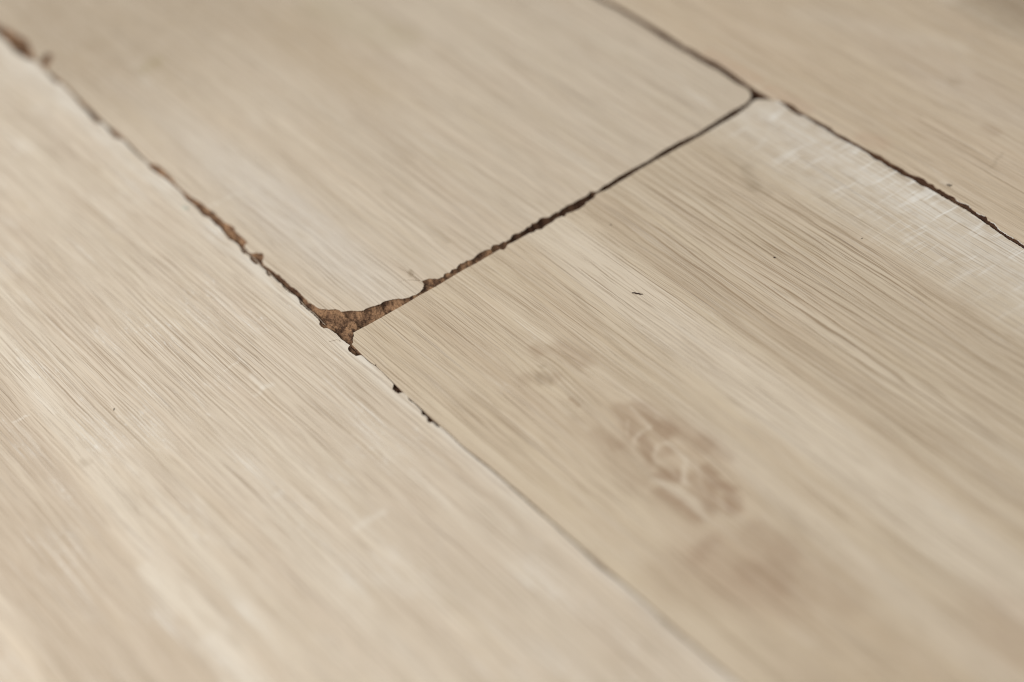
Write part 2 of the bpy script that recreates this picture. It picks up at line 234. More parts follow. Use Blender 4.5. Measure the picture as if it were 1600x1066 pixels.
    # figure of the print: knot outlines, stains, scuffs
    if marks:
        w1 = g.noise(g.vec(g.mul(x, 1 / 7), g.mul(y, 1 / 4), seed + 63), 1, 2, 0.5, 0, True)
        n_ = g.N.new('ShaderNodeVectorMath'); n_.operation = 'MULTIPLY_ADD'
        g.L.new(w1, n_.inputs[0]); n_.inputs[1].default_value = (5.0, 2.6, 0); 
        g.L.new(g.vec(g.add(x, -2.5), g.add(y, -1.3)), n_.inputs[2])
        mo = g.noise(g.vec(g.mul(u, 1 / 9), g.mul(v, 1 / 1.6), seed + 65), 1, 3, 0.6)
        fib = g.rng(mo, 0.28, 0.62, 0.5, 1.0)
        tone = {'d': s2l(150, 121, 94), 'p': s2l(208, 193, 171), 'g': s2l(142, 124, 100), 'w': s2l(228, 220, 206), 'o': s2l(158, 142, 106), 'r': s2l(186, 148, 120)}
        for (xa, ya, xb, yb_, wd, amt, kd) in marks:
            dd = g.capsule(n_.outputs[0], (xa, ya), (xb, yb_))
            soft = 2.1 if kd in 'dgor' else 1.5
            f = g.rng(dd, wd * soft + 0.25, wd * 0.25)
            col = g.mix(g.mul(g.mul(f, amt * (0.55 if kd == 'w' else 0.85)), fib), col, tone[kd])
    if figure:      # the knot figure is stored on the sheet's own vertices
        at = g.N.new('ShaderNodeAttribute'); at.attribute_name = 'figure'
        sp_ = g.N.new('ShaderNodeSeparateXYZ'); g.L.new(at.outputs['Vector'], sp_.inputs[0])
        mo = g.noise(g.vec(g.mul(u, 1 / 9), g.mul(v, 1 / 1.6), seed + 65), 1, 3, 0.6)
        fib = g.rng(mo, 0.28, 0.62, 0.6, 1.0)
        for k_, tn in enumerate((s2l(144, 116, 90), s2l(210, 195, 173), s2l(142, 124, 100))):
            col = g.mix(g.mul(sp_.outputs[k_], fib), col, tn)
    # thin growth lines
    q1 = g.noise(g.vec(g.mul(u, 1 / 120), g.mul(v, 1 / 2.2), seed + 171), 1, 2, 0.55)
    q2 = g.noise(g.vec(g.mul(u, 1 / 60), g.mul(v, 1 / 1.1), seed + 173), 1, 2, 0.5)
    qb = g.noise(g.vec(g.mul(u, 1 / 26), g.mul(v, 1 / 0.9), seed + 175), 1, 2, 0.5)
    k1 = g.rng(g.m('ABSOLUTE', g.sub(g.m('FRACT', g.mul(q1, 7.0)), 0.5)), 0.17, 0.04)
    k2 = g.rng(g.m('ABSOLUTE', g.sub(g.m('FRACT', g.mul(q2, 4.0)), 0.5)), 0.17, 0.05)
    thin = g.m('MAXIMUM', g.mul(k1, g.rng(qb, 0.42, 0.60)), g.mul(g.mul(k2, 0.7), g.rng(qb, 0.58, 0.40)))
    col = g.mix(g.mul(thin, 0.40 * pores), col, g.mix(1.0, dark, (0.74, 0.70, 0.64), 'MULTIPLY'))
    # pores: short fine dark lines in drifts
    p1 = g.noise(g.vec(g.mul(u, 1 / 48), g.mul(v, 1 / 0.42), seed + 71), 1, 2, 0.55)
    p2 = g.noise(g.vec(g.mul(u, 1 / 120), g.mul(v, 1 / 0.80), seed + 73), 1, 3, 0.6)
    drift = g.noise(g.vec(g.mul(u, 1 / 70), g.mul(v, 1 / 9), seed + 79), 1, 2)
    f1 = g.mul(g.rng(p1, 0.57, 0.66), g.rng(drift, 0.38, 0.6, 0.25, 1.0))
    f2 = g.mul(g.rng(p2, 0.57, 0.63), g.rng(drift, 0.62, 0.40, 0.3, 1.0))
    pore = g.m('MAXIMUM', g.mul(f1, 0.55), g.mul(f2, 0.55))
    col = g.mix(g.mul(pore, 1.0 * pores), col, g.mix(1.0, dark, (0.62, 0.56, 0.49), 'MULTIPLY'))
    # light hairlines beside the pores and limed patches
    l1 = g.noise(g.vec(g.mul(u, 1 / 55), g.mul(g.add(v, 0.25), 1 / 0.45), seed + 83), 1, 2, 0.6)
    wm = g.noise(g.vec(g.mul(u, 1 / 34), g.mul(v, 1 / 13), seed + 89), 1, 2.5, 0.55)
    wz = g.rng(wm, wash[0], wash[1])
    wf = g.mul(g.rng(l1, 0.52, 0.68), g.add(g.mul(wz, wash[2] * 0.8), 0.14))
    col = g.mix(wf, col, (0.80, 0.76, 0.69))
    ch = g.noise(g.vec(g.mul(u, 1 / 4), g.mul(v, 1 / 0.9), seed + 97), 1, 3, 0.65)
    col = g.mix(g.mul(g.mul(g.rng(ch, 0.55, 0.7), wz), wash[2] * 0.8), col, (0.76, 0.73, 0.67))
    # limed strip and saw marks running across the board
    relief = g.mul(g.add(pore, g.mul(thin, 0.6)), -1.0)
    if saw:
        (va, vb, ua, ub, amt) = saw
        zone = g.mul(g.rng(y, va - 20, va + 18), g.mul(g.rng(x, ua - 12, ua + 8), g.rng(x, ub + 60, ub)))
        yb = g.noise(g.vec(g.mul(x, 1 / 6), g.mul(y, 1 / 6), seed + 99), 1, 2)
        zone = g.mul(zone, g.rng(yb, 0.25, 0.62, 0.45, 1.0))
        tilt = g.mad(y, -0.06, x)
        s1 = g.noise(g.vec(g.mul(tilt, 1 / 2.0), g.mul(y, 1 / 30), seed + 101), 1, 2, 0.6)
        s2_ = g.noise(g.vec(g.mul(tilt, 1 / 4.4), g.mul(y, 1 / 30), seed + 103), 1, 2, 0.6)
        sl = g.m('MAXIMUM', g.rng(s1, 0.60, 0.69), g.mul(g.rng(s2_, 0.56, 0.68), 0.8))
        gr = g.rng(n3, 0.62, 0.42, 0.35, 1.0)
        col = g.mix(g.mul(g.mul(zone, gr), 0.60 * amt), col, (0.77, 0.72, 0.64))
        col = g.mix(g.mul(g.mul(zone, sl), 0.55 * amt), col, (0.86, 0.83, 0.77))
        relief = g.add(relief, g.mul(g.mul(zone, sl), 0.5))
    if edge:  # pale worn rim, with the highlight of the raised edge painted in
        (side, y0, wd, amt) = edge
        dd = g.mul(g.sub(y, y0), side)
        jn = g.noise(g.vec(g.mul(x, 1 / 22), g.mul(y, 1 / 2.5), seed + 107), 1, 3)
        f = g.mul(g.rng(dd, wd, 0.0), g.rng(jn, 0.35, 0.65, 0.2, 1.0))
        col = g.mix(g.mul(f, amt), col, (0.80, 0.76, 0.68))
    # tiny specks
    sp = g.noise(g.vec(g.mul(x, 1 / 1.4), g.mul(y, 1 / 1.4), seed + 109), 1, 1)
    col = g.mix(g.mul(g.rng(sp, 0.80, 0.84), 0.35), col, s2l(120, 100, 80))
    # sawn side of the thin layer shows its brown backing paper
    side_f = g.rng(z, -0.03, -0.12)
    col = g.mix(side_f, col, s2l(128, 98, 72))
    g._in(b.inputs['Base Color'], col)
    rr = g.noise(g.vec(g.mul(x, 1 / 12), g.mul(y, 1 / 5), seed + 113), 1, 3)
    g._in(b.inputs['Roughness'], g.rng(rr, 0.3, 0.7, 0.46, 0.60))
    b.inputs['Specular IOR Level'].default_value = 0.35
    hgt = g.add(g.mul(relief, 1.0), g.add(g.mul(n4, 0.35), g.mul(n3, 0.45)))
    bp = g.N.new('ShaderNodeBump'); bp.inputs['Strength'].default_value = 0.55
    bp.inputs['Distance'].default_value = 0.00012
    g._in(bp.inputs['Height'], hgt); g.L.new(bp.outputs[0], b.inputs['Normal'])
    return mt

def core_material():
    mt, g, b = new_mat('brown_fibreboard')
    x, y, z = position_mm(g)
    P = g.vec(x, y, z)
    a = g.noise(P, 0.30, 3, 0.6); c = g.noise(P, 1.5, 4, 0.65); f = g.noise(P, 3.6, 4, 0.8)
    col = g.mix(g.rng(a, 0.36, 0.64), s2l(74, 54, 42), s2l(140, 108, 82))
    pt = g.noise(g.vec(g.mul(x, 0.16), g.mul(y, 0.28), 4.0), 1, 2, 0.5)
    col = g.mix(g.rng(pt, 0.50, 0.62, 0, 0.6), col, s2l(176, 138, 104))
    col = g.mix(g.rng(c, 0.50, 0.68, 0, 0.8), col, s2l(44, 29, 21))
    col = g.mix(g.rng(c, 0.46, 0.30, 0, 0.6), col, s2l(164, 126, 92))
    col = g.mix(g.rng(f, 0.51, 0.64, 0, 0.75), col, s2l(34, 22, 16))
    col = g.mix(g.rng(f, 0.47, 0.34, 0, 0.5), col, s2l(176, 138, 104))
    # shade of the deep gaps painted into the open far half of the cross seam, the far seam and one stretch of the near seam
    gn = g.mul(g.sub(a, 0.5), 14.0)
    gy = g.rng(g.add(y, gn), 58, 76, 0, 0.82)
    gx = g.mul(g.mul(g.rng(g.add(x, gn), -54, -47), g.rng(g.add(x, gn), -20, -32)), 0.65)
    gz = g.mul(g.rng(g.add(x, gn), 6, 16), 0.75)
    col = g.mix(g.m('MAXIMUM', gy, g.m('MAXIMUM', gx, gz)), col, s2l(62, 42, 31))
    g._in(b.inputs['Base Color'], col)
    b.inputs['Roughness'].default_value = 0.95
    b.inputs['Specular IOR Level'].default_value = 0.12
    bp = g.N.new('ShaderNodeBump'); bp.inputs['Strength'].default_value = 0.8
    bp.inputs['Distance'].default_value = 0.0003
    g._in(bp.inputs['Height'], g.add(c, g.mul(f, 0.6))); g.L.new(bp.outputs[0], b.inputs['Normal'])
    return mt

def plain_material(name, rgb, rough=0.8, var=0.25, scale=2.0):
    mt, g, b = new_mat(name)
    x, y, z = position_mm(g)
    n = g.noise(g.vec(x, y, z), scale, 3, 0.6)
    col = g.mix(g.rng(n, 0.35, 0.65), rgb, tuple(c * (1 - var) for c in rgb))
    g._in(b.inputs['Base Color'], col); b.inputs['Roughness'].default_value = rough
    return mt

# ---------------------------------------------------------------- board outlines
def roughen(pts, amp, step=0.45, seed=0, smooth_from=None):
    """adds ragged micro detail to a traced edge"""
    rnd = random.Random(seed); out = []
    for i in range(len(pts) - 1):
        a, b = Vector(pts[i]), Vector(pts[i + 1])
        L = (b - a).length; n = max(1, int(L / step))
        nrm = Vector((-(b - a).y, (b - a).x)) / max(L, 1e-6)
        for k in range(n):
            p = a.lerp(b, k / n)
            if k: 
                t = (i * 7.3 + k / n * L * 1.9)
                p = p + nrm * (amp * (noise.noise(Vector((p.x * 1.3, p.y * 1.3, seed))) * 1.4 + rnd.uniform(-.5, .5)))
            out.append((p.x, p.y))
    out.append(tuple(pts[-1]))
    return out

def clean(pts, eps=0.02):
    out = []
    for p in pts:
        if not out or (abs(p[0] - out[-1][0]) + abs(p[1] - out[-1][1])) > eps: out.append(p)
    return out

def extend(pts, x0=None, x1=None):
    """carry an edge on along x past the traced stretch"""
    pts = list(pts); inc = pts[-1][0] > pts[0][0]
    lo, hi = (0, -1) if inc else (-1, 0)
    def run(a, b, y, k):
        n = int(abs(b - a) / 3); return [(a + (b - a) * i / n, y + 0.35 * noise.noise(Vector((a + (b - a) * i / n) and (((a + (b - a) * i / n)) * .11, k, 0)))) for i in range(1, n + 1)]
    if x1 is not None:
        p = pts[hi]; e = run(p[0], x1, p[1], 1.0)
        pts = pts + e if inc else e[::-1] + pts
    if x0 is not None:
        lo, hi = (0, -1) if inc else (-1, 0)
        p = pts[lo]; e = run(p[0], x0, p[1], 2.0)
        pts = e[::-1] + pts if inc else pts + e
    return pts

X0, X1 = -520.0, 480.0
L_A = extend(roughen(TR['L_A'], .12, seed=1), X0, X1)
L_B = extend(roughen(TR['L_B'], .14, seed=2), X0)
X_B = roughen(TR['X_B'], .15, .35, seed=3)
R_B = extend(roughen(TR['R_B'], .16, .5, seed=4), X0)       # runs towards -x
X_C = roughen(TR['X_C'], .08, .4, seed=5)
R_C = extend(roughen(TR['R_C'], .15, .5, seed=6), None, X1)
L_C = extend(roughen(TR['L_C'], .02, .8, seed=7), None, X1)
R_D = extend(roughen(TR['R_D'], .20, seed=8), X0, X1)
J_L, J_X, J_R = extend(TR['J_L'], X0, X1), TR['J_X'], extend(TR['J_R'], X0, X1)

dec = {}
dec['A'] = clean(L_A + [(X1, -189.4), (X0, -189.4)])
dec['B'] = clean(L_B + X_B + R_B)
dec['C'] = clean(X_C + R_C + L_C[::-1])
dec['D'] = clean(R_D + [(X1, 380.0), (X0, 380.0)])

def ypoly(pl, x):
    xs = [p[0] for p in pl]; ys = [p[1] for p in pl]
    if xs[0] > xs[-1]: xs, ys = xs[::-1], ys[::-1]
    return float(np.interp(x, xs, ys))

def split(pl, xq, side):
    s = sorted(pl)
    return [p for p in s if (p[0] < xq if side < 0 else p[0] > xq)]

g2 = 0.10   # half joint
core = {}
core['A'] = [(x, y - g2) for x, y in sorted(J_L)] + [(X1, -189.6), (X0, -189.6)]
cb = [(x, y + g2) for x, y in split(J_L, J_X[0][0] - 0.3, -1)]
cb.append((J_X[0][0] - 0.15, ypoly(J_L, J_X[0][0] - 0.15) + g2))
cross = sorted(J_X, key=lambda p: p[1])
core['B'] = cb + [(x - 0.28, y) for x, y in cross[1:-1]] + [(x, y - g2) for x, y in split(J_R, J_X[-1][0] - 0.6, -1)][::-1]
cc_l = [(x, y + g2) for x, y in split(J_L, J_X[0][0] + 0.3, 1)]
cc_l = [(J_X[0][0] + 0.1, ypoly(J_L, J_X[0][0] + 0.1) + g2)] + cc_l
core['C'] = [(x + 0.22, y) for x, y in cross[1:-1]] + [(x, y - g2) for x, y in split(J_R, J_X[-1][0] + 0.8, 1)] + cc_l[::-1]
core['D'] = [(x, y + g2) for x, y in sorted(J_R)] + [(X1, 379.8), (X0, 379.8)]

def inside(px, py, poly):
    P = np.array(poly); x1, y1 = P[:, 0], P[:, 1]; x2, y2 = np.roll(x1, -1), np.roll(y1, -1)
    r = np.zeros(len(px), bool)
    for a, b_, c, d in zip(x1, y1, x2, y2):
        if b_ == d: continue
        k = ((b_ > py) != (d > py)) & (px < (c - a) * (py - b_) / (d - b_) + a)
        r ^= k
    return r

def dist_line(px, py, pl, closed=False):
    P = np.array(pl)
    Q = np.roll(P, -1, 0) if closed else P[1:]
    P = P if closed else P[:-1]
    best = np.full(len(px), 1e9)
    for (a, b_), (c, d) in zip(P, Q):
        ex, ey = c - a, d - b_; l2 = ex * ex + ey * ey + 1e-12
        t = np.clip(((px - a) * ex + (py - b_) * ey) / l2, 0, 1)
        dd = (px - a - t * ex) ** 2 + (py - b_ - t * ey) ** 2
        np.minimum(best, dd, out=best)
    return np.sqrt(best)

def fbm(x, y, s, seed, oct_=4):
    v = 0; a = 1; t = 0
    for o in range(oct_):
        v += a * noise.noise(Vector((x / s * 2 ** o, y / s * 2 ** o, seed + o * 5.1))); t += a; a *= 0.55
    return v / t

# how deep the broken fibreboard sinks at the joint, along each seam (position, mm)
DX = [(0, 1.8), (12, 2.6), (22, 2.2), (36, 1.3), (44, 1.6), (60, 2.4), (70, 3.0), (80, 3.6), (105, 3.6), (190, 4)]   # cross seam, by y
DLb = [(-300, .8), (-100, .9), (-75, 1.0), (-60, 3.0), (-35, 3.2), (-22, 1.6), (-10, 1.2), (5, 1.2)]                    # seam A/B, B side, by x
DLa = [(-300, .8), (-80, .9), (-10, 1.4), (8, 1.5), (25, 1.8), (60, 1.6), (75, 1.2), (300, 1.2)]                                               # A side, by x
DR = [(-60, 2.0), (10, 1.8), (55, 1.6), (72, 1.3), (90, 1.8), (130, 1.3)]                                               # D side, by x
def lerp_tab(t, v): return np.interp(v, [a for a, b_ in t], [b_ for a, b_ in t])

def core_mesh(key, seed):
    cp, dp = core[key], dec[key]
    cp = clean(cp)
    # densify the outline inside the picture
    out = []
    for i in range(len(cp)):
        a, b_ = cp[i], cp[(i + 1) % len(cp)]
        L = math.dist(a, b_); mx, my = (a[0] + b_[0]) / 2, (a[1] + b_[1]) / 2
        st = 0.35 if (-290 < mx < 230 and abs(my) < 12) or (-120 < mx < 150 and my > 178 and my < 200) or (-30 < mx < 30 and 0 < my < 192) else 8.0
        n = max(1, int(L / st))
        out += [(a[0] + (b_[0] - a[0]) * k / n, a[1] + (b_[1] - a[1]) * k / n) for k in range(n)]
    cp = out
    # interior points only where the core can be seen
    pts = []
    st = 0.27
    zones = []
    if key in 'AB': zones.append((-285, 215 if key == 'A' else 0, -6.5 if key == 'A' else -3, 2 if key == 'A' else 13))
    if key == 'B': zones += [(-24, 4, 0, 192)]
    if key == 'C': zones += [(-2, 9, 0, 194), (0, 60, -3, 4), (0, 135, 186, 194)]
    if key == 'D': zones += [(-100, 140, 188, 199)]
    if key == 'B': zones += [(-100, 0, 184, 193)]
    gx = []
    for (a, b_, c, d) in zones:
        X, Y = np.meshgrid(np.arange(a, b_, st), np.arange(c, d, st))
        gx.append(np.stack([X.ravel(), Y.ravel()], 1))
    Q = np.concatenate(gx)
    rs = np.random.RandomState(seed)
    Q = np.unique(np.round(Q, 2), axis=0)
    Q += rs.uniform(-.08, .08, Q.shape)
    # coarse tests first
    inc = inside(Q[:, 0], Q[:, 1], cp); Q = Q[inc]
    ind = inside(Q[:, 0], Q[:, 1], dp)
    dd = dist_line(Q[:, 0], Q[:, 1], dp, True)
    keep = (~ind) | (dd < 0.5)
    dj = dist_line(Q[:, 0], Q[:, 1], cp, True)
    Q = Q[keep & (dj > 0.12)]
    nb = len(cp)
    V = [Vector(p) for p in cp] + [Vector(p) for p in Q]
    vo, eo, fo, ov, oe, of = delaunay_2d_cdt(V, [(i, (i + 1) % nb) for i in range(nb)], [list(range(nb))], 1, 1e-5)
    px = np.array([p[0] for p in vo]); py = np.array([p[1] for p in vo])
    ind = inside(px, py, dp)
    dd = dist_line(px, py, dp, True)
    out_d = np.where(ind, 0, dd)                       # how far out of the cover
    if key == 'A': D = lerp_tab(DLa, px)
    elif key == 'B':
        D = lerp_tab(DLb, px)
        onx = px > -24 + 0 * py
        D = np.where((py > 7) & (px > -30), lerp_tab(DX, py), D)
        D = np.where(py > 184, 3.0, D)
    elif key == 'C': D = np.where(py > 186, 2.4, np.where(py > 12, lerp_tab(DX, py), np.where(px < 50, 2.2, 1.3)))
    else: D = lerp_tab(DR, px)
    zz = np.empty(len(px))
    for i in range(len(px)):
        if ind[i] and dd[i] > 0.6:
            zz[i] = -0.62; continue
        x, y = px[i], py[i]
        o_ = out_d[i]
        n1 = fbm(x * .6, y, 4.0, seed); n2 = fbm(x * .8, y, 1.5, seed + 9, 3); n3 = fbm(x, y, .5, seed + 19, 2)
        fall = 1 - math.exp(-o_ / (0.22 * D[i] + 0.5))
        base = -0.27 - fall * (D[i] * 0.85)
        amp = min(1, o_ / 0.8)
        z_ = base + amp * (0.95 * n1 + 0.55 * n2 + 0.22 * n3)
        if key == 'B' and x > -20 and y < 24 and y > -3:   # the broken corner keeps a shelf and a lump
            ter = math.floor((n1 + 0.5 * n2) * 4.5) / 4.5
            z_ = base * 0.95 + amp * (0.5 * n1 + 0.9 * ter + 0.60 * n2 + 0.28 * n3) - 0.25
            z_ += 0.75 * math.exp(-((x + 0.8) ** 2 / 5 + (y - 3.2) ** 2 / 5))
        zz[i] = min(z_, -0.262) if not ind[i] else min(z_, -0.30)
    n = len(px)
    verts = [(px[i] * MM, py[i] * MM, zz[i] * MM) for i in range(n)]
    faces = [tuple(f) for f in fo]
    # side wall and underside
    loop = [ov_i for ov_i in range(n) if len(ov[ov_i]) and min(ov[ov_i]) < nb]
    byorig = {}
    for i in loop:
        for k in ov[i]:
            if k < nb: byorig[k] = i
    ring = [byorig[k] for k in range(nb) if k in byorig]
    base_i = len(verts)
    for i in ring: verts.append((px[i] * MM, py[i] * MM, -10.0 * MM))
    m_ = len(ring)
    for k in range(m_):
        a, b_ = ring[k], ring[(k + 1) % m_]
        faces.append((a, b_, base_i + (k + 1) % m_, base_i + k))
    me = bpy.data.meshes.new('fibreboard_core'); me.from_pydata(verts, [], faces); me.update()
    bm = bmesh.new(); bm.from_mesh(me); bmesh.ops.recalc_face_normals(bm, faces=bm.faces); bm.to_mesh(me); bm.free()
    for p in me.polygons: p.use_smooth = abs(p.normal.z) > 0.15
    return me

def decor_mesh(pts, thick=0.25, marks=None):
    """thin printed layer with a rounded arris, ragged outline"""
    n = len(pts); P = np.array(pts)
    area_ = 0.5 * np.sum(P[:, 0] * np.roll(P[:, 1], -1) - np.roll(P[:, 0], -1) * P[:, 1])
    if area_ < 0: P = P[::-1]
    extra = []
    if marks:
        for (xa, ya, xb, yb, wd, amt, kd) in marks:
            m_ = wd * 2 + 1.5
            for gx_ in np.arange(math.floor(min(xa, xb) - m_), max(xa, xb) + m_, 0.7):
                for gy_ in np.arange(math.floor(min(ya, yb) - m_), max(ya, yb) + m_, 0.5):
                    extra.append((round(gx_ / .7) * .7, round(gy_ / .5) * .5))
        E_ = np.array(sorted(set((round(a, 3), round(b_, 3)) for a, b_ in extra)))
        ok = inside(E_[:, 0], E_[:, 1], pts) & (dist_line(E_[:, 0], E_[:, 1], pts, True) > 0.5)
        extra = [tuple(q) for q in E_[ok]]
    vo, eo, fo, ov, oe, of = delaunay_2d_cdt([Vector(p) for p in P] + [Vector(p) for p in extra], [(i, (i + 1) % n) for i in range(n)], [list(range(n))], 1, 1e-5)
    bm = bmesh.new()
    top = [bm.verts.new((p[0] * MM, p[1] * MM, 0)) for p in vo]
    for f in fo:
        try: bm.faces.new([top[i] for i in f])
        except ValueError: pass
    bm.normal_update()
    be = [e for e in bm.edges if e.is_boundary]
    r = bmesh.ops.extrude_edge_only(bm, edges=be)
    for v_ in [q for q in r['geom'] if isinstance(q, bmesh.types.BMVert)]: v_.co.z = -thick * MM
    bmesh.ops.recalc_face_normals(bm, faces=bm.faces)
    if sum(f.normal.z for f in bm.faces if abs(f.normal.z) > .9) < 0:
        bmesh.ops.reverse_faces(bm, faces=bm.faces)
    me = bpy.data.meshes.new('decor_layer'); bm.to_mesh(me); bm.free()
    if marks:
        n_ = len(me.vertices); W_ = np.zeros((n_, 3))
        X = np.array([v_.co.x for v_ in me.vertices]) * 1000; Y = np.array([v_.co.y for v_ in me.vertices]) * 1000
        dx = np.array([noise.noise(Vector((a / 9, b_ / 5, 3))) * 2.2 + noise.noise(Vector((a / 3, b_ / 2, 8))) * .6 for a, b_ in zip(X, Y)])
        dy = np.array([noise.noise(Vector((a / 9, b_ / 5, 13))) * 1.2 + noise.noise(Vector((a / 3, b_ / 2, 18))) * .35 for a, b_ in zip(X, Y)])
        for (xa, ya, xb, yb, wd, amt, kd) in marks:
            dd = dist_line(X + dx, Y + dy, [(xa, ya), (xb, yb)])
            soft = 2.0 if kd != 'p' else 1.5
            t = np.clip((wd * soft + .25 - dd) / (wd * (soft - .3) + .25), 0, 1); t = t * t * (3 - 2 * t) * amt * (0.72 if kd == 'p' else 0.75 if kd == 'g' else 1)
            k = {'d': 0, 'p': 1}.get(kd, 2)
            W_[:, k] = 1 - (1 - W_[:, k]) * (1 - t)
            if kd == 'p': W_[:, 0] *= 1 - t * .6
        at = me.attributes.new('figure', 'FLOAT_VECTOR', 'POINT')
        at.data.foreach_set('vector', W_.astype(np.float32).ravel())
    return me

# ---------------------------------------------------------------- objects
def link(name, me, mat, parent=None, **props):
    o = bpy.data.objects.new(name, me); COL.objects.link(o)
    if me is not None and mat is not None and not me.materials: me.materials.append(mat)
    if parent is not None: o.parent = parent
    for k, v_ in props.items(): o[k] = v_
    return o

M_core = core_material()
A_base = s2l(212, 197, 174)
mats = {
 'A': decor_material('pale_limed_oak_print', s2l(208, 193, 172), s2l(174, 155, 133), s2l(222, 212, 195), 3.0, math.radians(0.6),
        bands=[(-95, 5, 0.25, -160, 190), (-109, 8, -0.40, -160, 190), (-128, 14, -0.50, -160, 190), (-84, 4, 0.20, -160, 190), (-60, 8, 0.12, 20, 160)], bang=math.radians(-4.5), marks=MARKS['A'],
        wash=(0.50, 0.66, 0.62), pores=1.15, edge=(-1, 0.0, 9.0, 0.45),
        rings=[(-84, 10, 2.1, 0.42, -150, 260)]),
 'B': decor_material('greyish_oak_print', s2l(205, 189, 167), s2l(166, 147, 123), s2l(214, 203, 187), 11.0, math.radians(0), marks=MARKS['B'],
        stains_and_shade=[(-70, 22, 70, 14, 0.35, s2l(208, 200, 190), 0), (-150, 90, 60, 16, 0.35, s2l(176, 152, 120), 0),
                (-235, 40, 75, 70, 0.50, s2l(158, 138, 112), 0)],  # far corner painted darker to stand in for light falloff and vignette
        bands=[(24, 9, 0.25, -200, 0)],
        wash=(0.60, 0.74, 0.35), pores=0.75, streak=0.9, rings=[(0, 190, 3.7, 0.30, -300, 20)]),
 'C': decor_material('knotty_oak_print', s2l(201, 184, 159), s2l(164, 142, 116), s2l(214, 200, 180), 23.0, math.radians(0),
        bands=[(84, 11.5, 0.50, -30, 330), (99.5, 3.5, -0.45, 40, 330), (108, 6, -0.15, 0, 300), (58, 6, 0.30, 110, 330), (20, 14, -0.10, 0, 300), (120, 4, 0.2, 0, 300)], bang=math.radians(-1.5),
        knots=[(122, 43, 40, 13, 0.5, 0.0), (61, 37.5, 9, 5, 0.5, 0.0)],
        stains_and_shade=[(118, 45, 34, 11, 0.22, s2l(164, 132, 104), 0), (170, 26, 30, 12, 0.28, s2l(166, 134, 108), 0), (242, 66, 24, 14, 0.35, s2l(164, 136, 112), 0), (235, 30, 60, 20, 0.35, s2l(164, 140, 112), 0)],  # last blob darkens the near right end of the board
        saw=(171, 190, 0, 170, 1.0), wash=(0.60, 0.76, 0.30), pores=1.1, figure=True,
        streak=0.7, rings=[(100, 155, 2.9, 0.85, -5, 330), (2, 80, 1.9, 0.20, -5, 90)]),
 'D': decor_material('tan_oak_print', s2l(206, 187, 161), s2l(170, 147, 119), s2l(216, 201, 180), 37.0, math.radians(0),
        stains_and_shade=[(30, 300, 40, 10, 0.5, s2l(150, 128, 104), 0), (55, 245, 70, 12, 0.3, s2l(196, 180, 162), 0)],
        bands=[(284, 4, 0.40, -30, 120), (214, 6, -0.15, 0, 200)], rings=[(190, 300, 2.6, 0.25, -100, 200)],
        wash=(0.60, 0.76, 0.35), pores=0.9, marks=MARKS['D']),
}
M_paper = plain_material('torn_paper_edge', s2l(196, 176, 154), 0.8, 0.2)
M_white = plain_material('white_torn_film', s2l(226, 218, 204), 0.6, 0.1)
M_dark = plain_material('dark_crack', s2l(104, 82, 62), 0.9, 0.2)
M_speck = plain_material('dark_grit', s2l(66, 48, 36), 0.9, 0.4)
M_grey = plain_material('grey_grit', s2l(120, 108, 92), 0.9, 0.3)
M_hair = plain_material('grey_hair', s2l(120, 102, 86), 0.5, 0.1)
M_glue = plain_material('greyish_blister', s2l(186, 184, 168), 0.5, 0.1)
M_sub = plain_material('dusty_underlay', s2l(70, 56, 44), 0.95, 0.4, 0.3)

# the underlay below the boards
bm = bmesh.new()
vs = [bm.verts.new(p) for p in ((-.62, -.42, -.0104), (.58, -.42, -.0104), (.58, .62, -.0104), (-.62, .62, -.0104))]
bm.faces.new(vs)
bmesh.ops.subdivide_edges(bm, edges=bm.edges, cuts=6, use_grid_fill=True)
for v_ in bm.verts: v_.co.z += 0.0001 * noise.noise(v_.co * 9)
me = bpy.data.meshes.new('underlay'); bm.to_mesh(me); bm.free()
link('underlay', me, M_sub, kind='structure')

LBL = {
 'A': 'pale limed floor board along the lower left, its right edge nibbled and chipped',
 'B': 'greyish beige floor board in the upper middle with a broken corner showing brown core',
 'C': 'floor board in the lower middle with a brown knot and white saw marks',
 'D': 'tan floor board across the upper right, its near edge chipped dark brown',
}
planks = {}
for i, k in enumerate('ABCD'):
    pl = link('plank', None, None, None, label=LBL[k], category='plank', group='laminate floor planks')
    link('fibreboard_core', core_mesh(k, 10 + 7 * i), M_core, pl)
    link('decor_layer', decor_mesh(dec[k], marks=MARKS[k] if k == 'C' else None), mats[k], pl)
    planks[k] = pl

def ribbon(pts, widths, z0, z1=None, thick=0.03):
    """thin strip lying along a path, mm"""
    bm = bmesh.new(); prev = None; n = len(pts)
    for i, p in enumerate(pts):
        a = Vector(pts[max(0, i - 1)]); b_ = Vector(pts[min(n - 1, i + 1)]); t = (b_ - a).normalized()
        nr = Vector((-t.y, t.x)); wd = widths(i / (n - 1)) if callable(widths) else widths
        q = Vector(p[:2]); z = z0 if z1 is None else z0 + (z1 - z0) * i / (n - 1)
        L = q + nr * wd / 2; R_ = q - nr * wd / 2
        ring = [bm.verts.new((c[0] * MM, c[1] * MM, h * MM)) for c, h in ((L, z), (R_, z), (R_, z - thick), (L, z - thick))]
        if prev:
            for k in range(4): bm.faces.new((prev[k], prev[(k + 1) % 4], ring[(k + 1) % 4], ring[k]))
        else: bm.faces.new(ring)
        prev = ring
    bm.faces.new(prev[::-1])
    bmesh.ops.recalc_face_normals(bm, faces=bm.faces)
    me = bpy.data.meshes.new('strip'); bm.to_mesh(me); bm.free(); return me

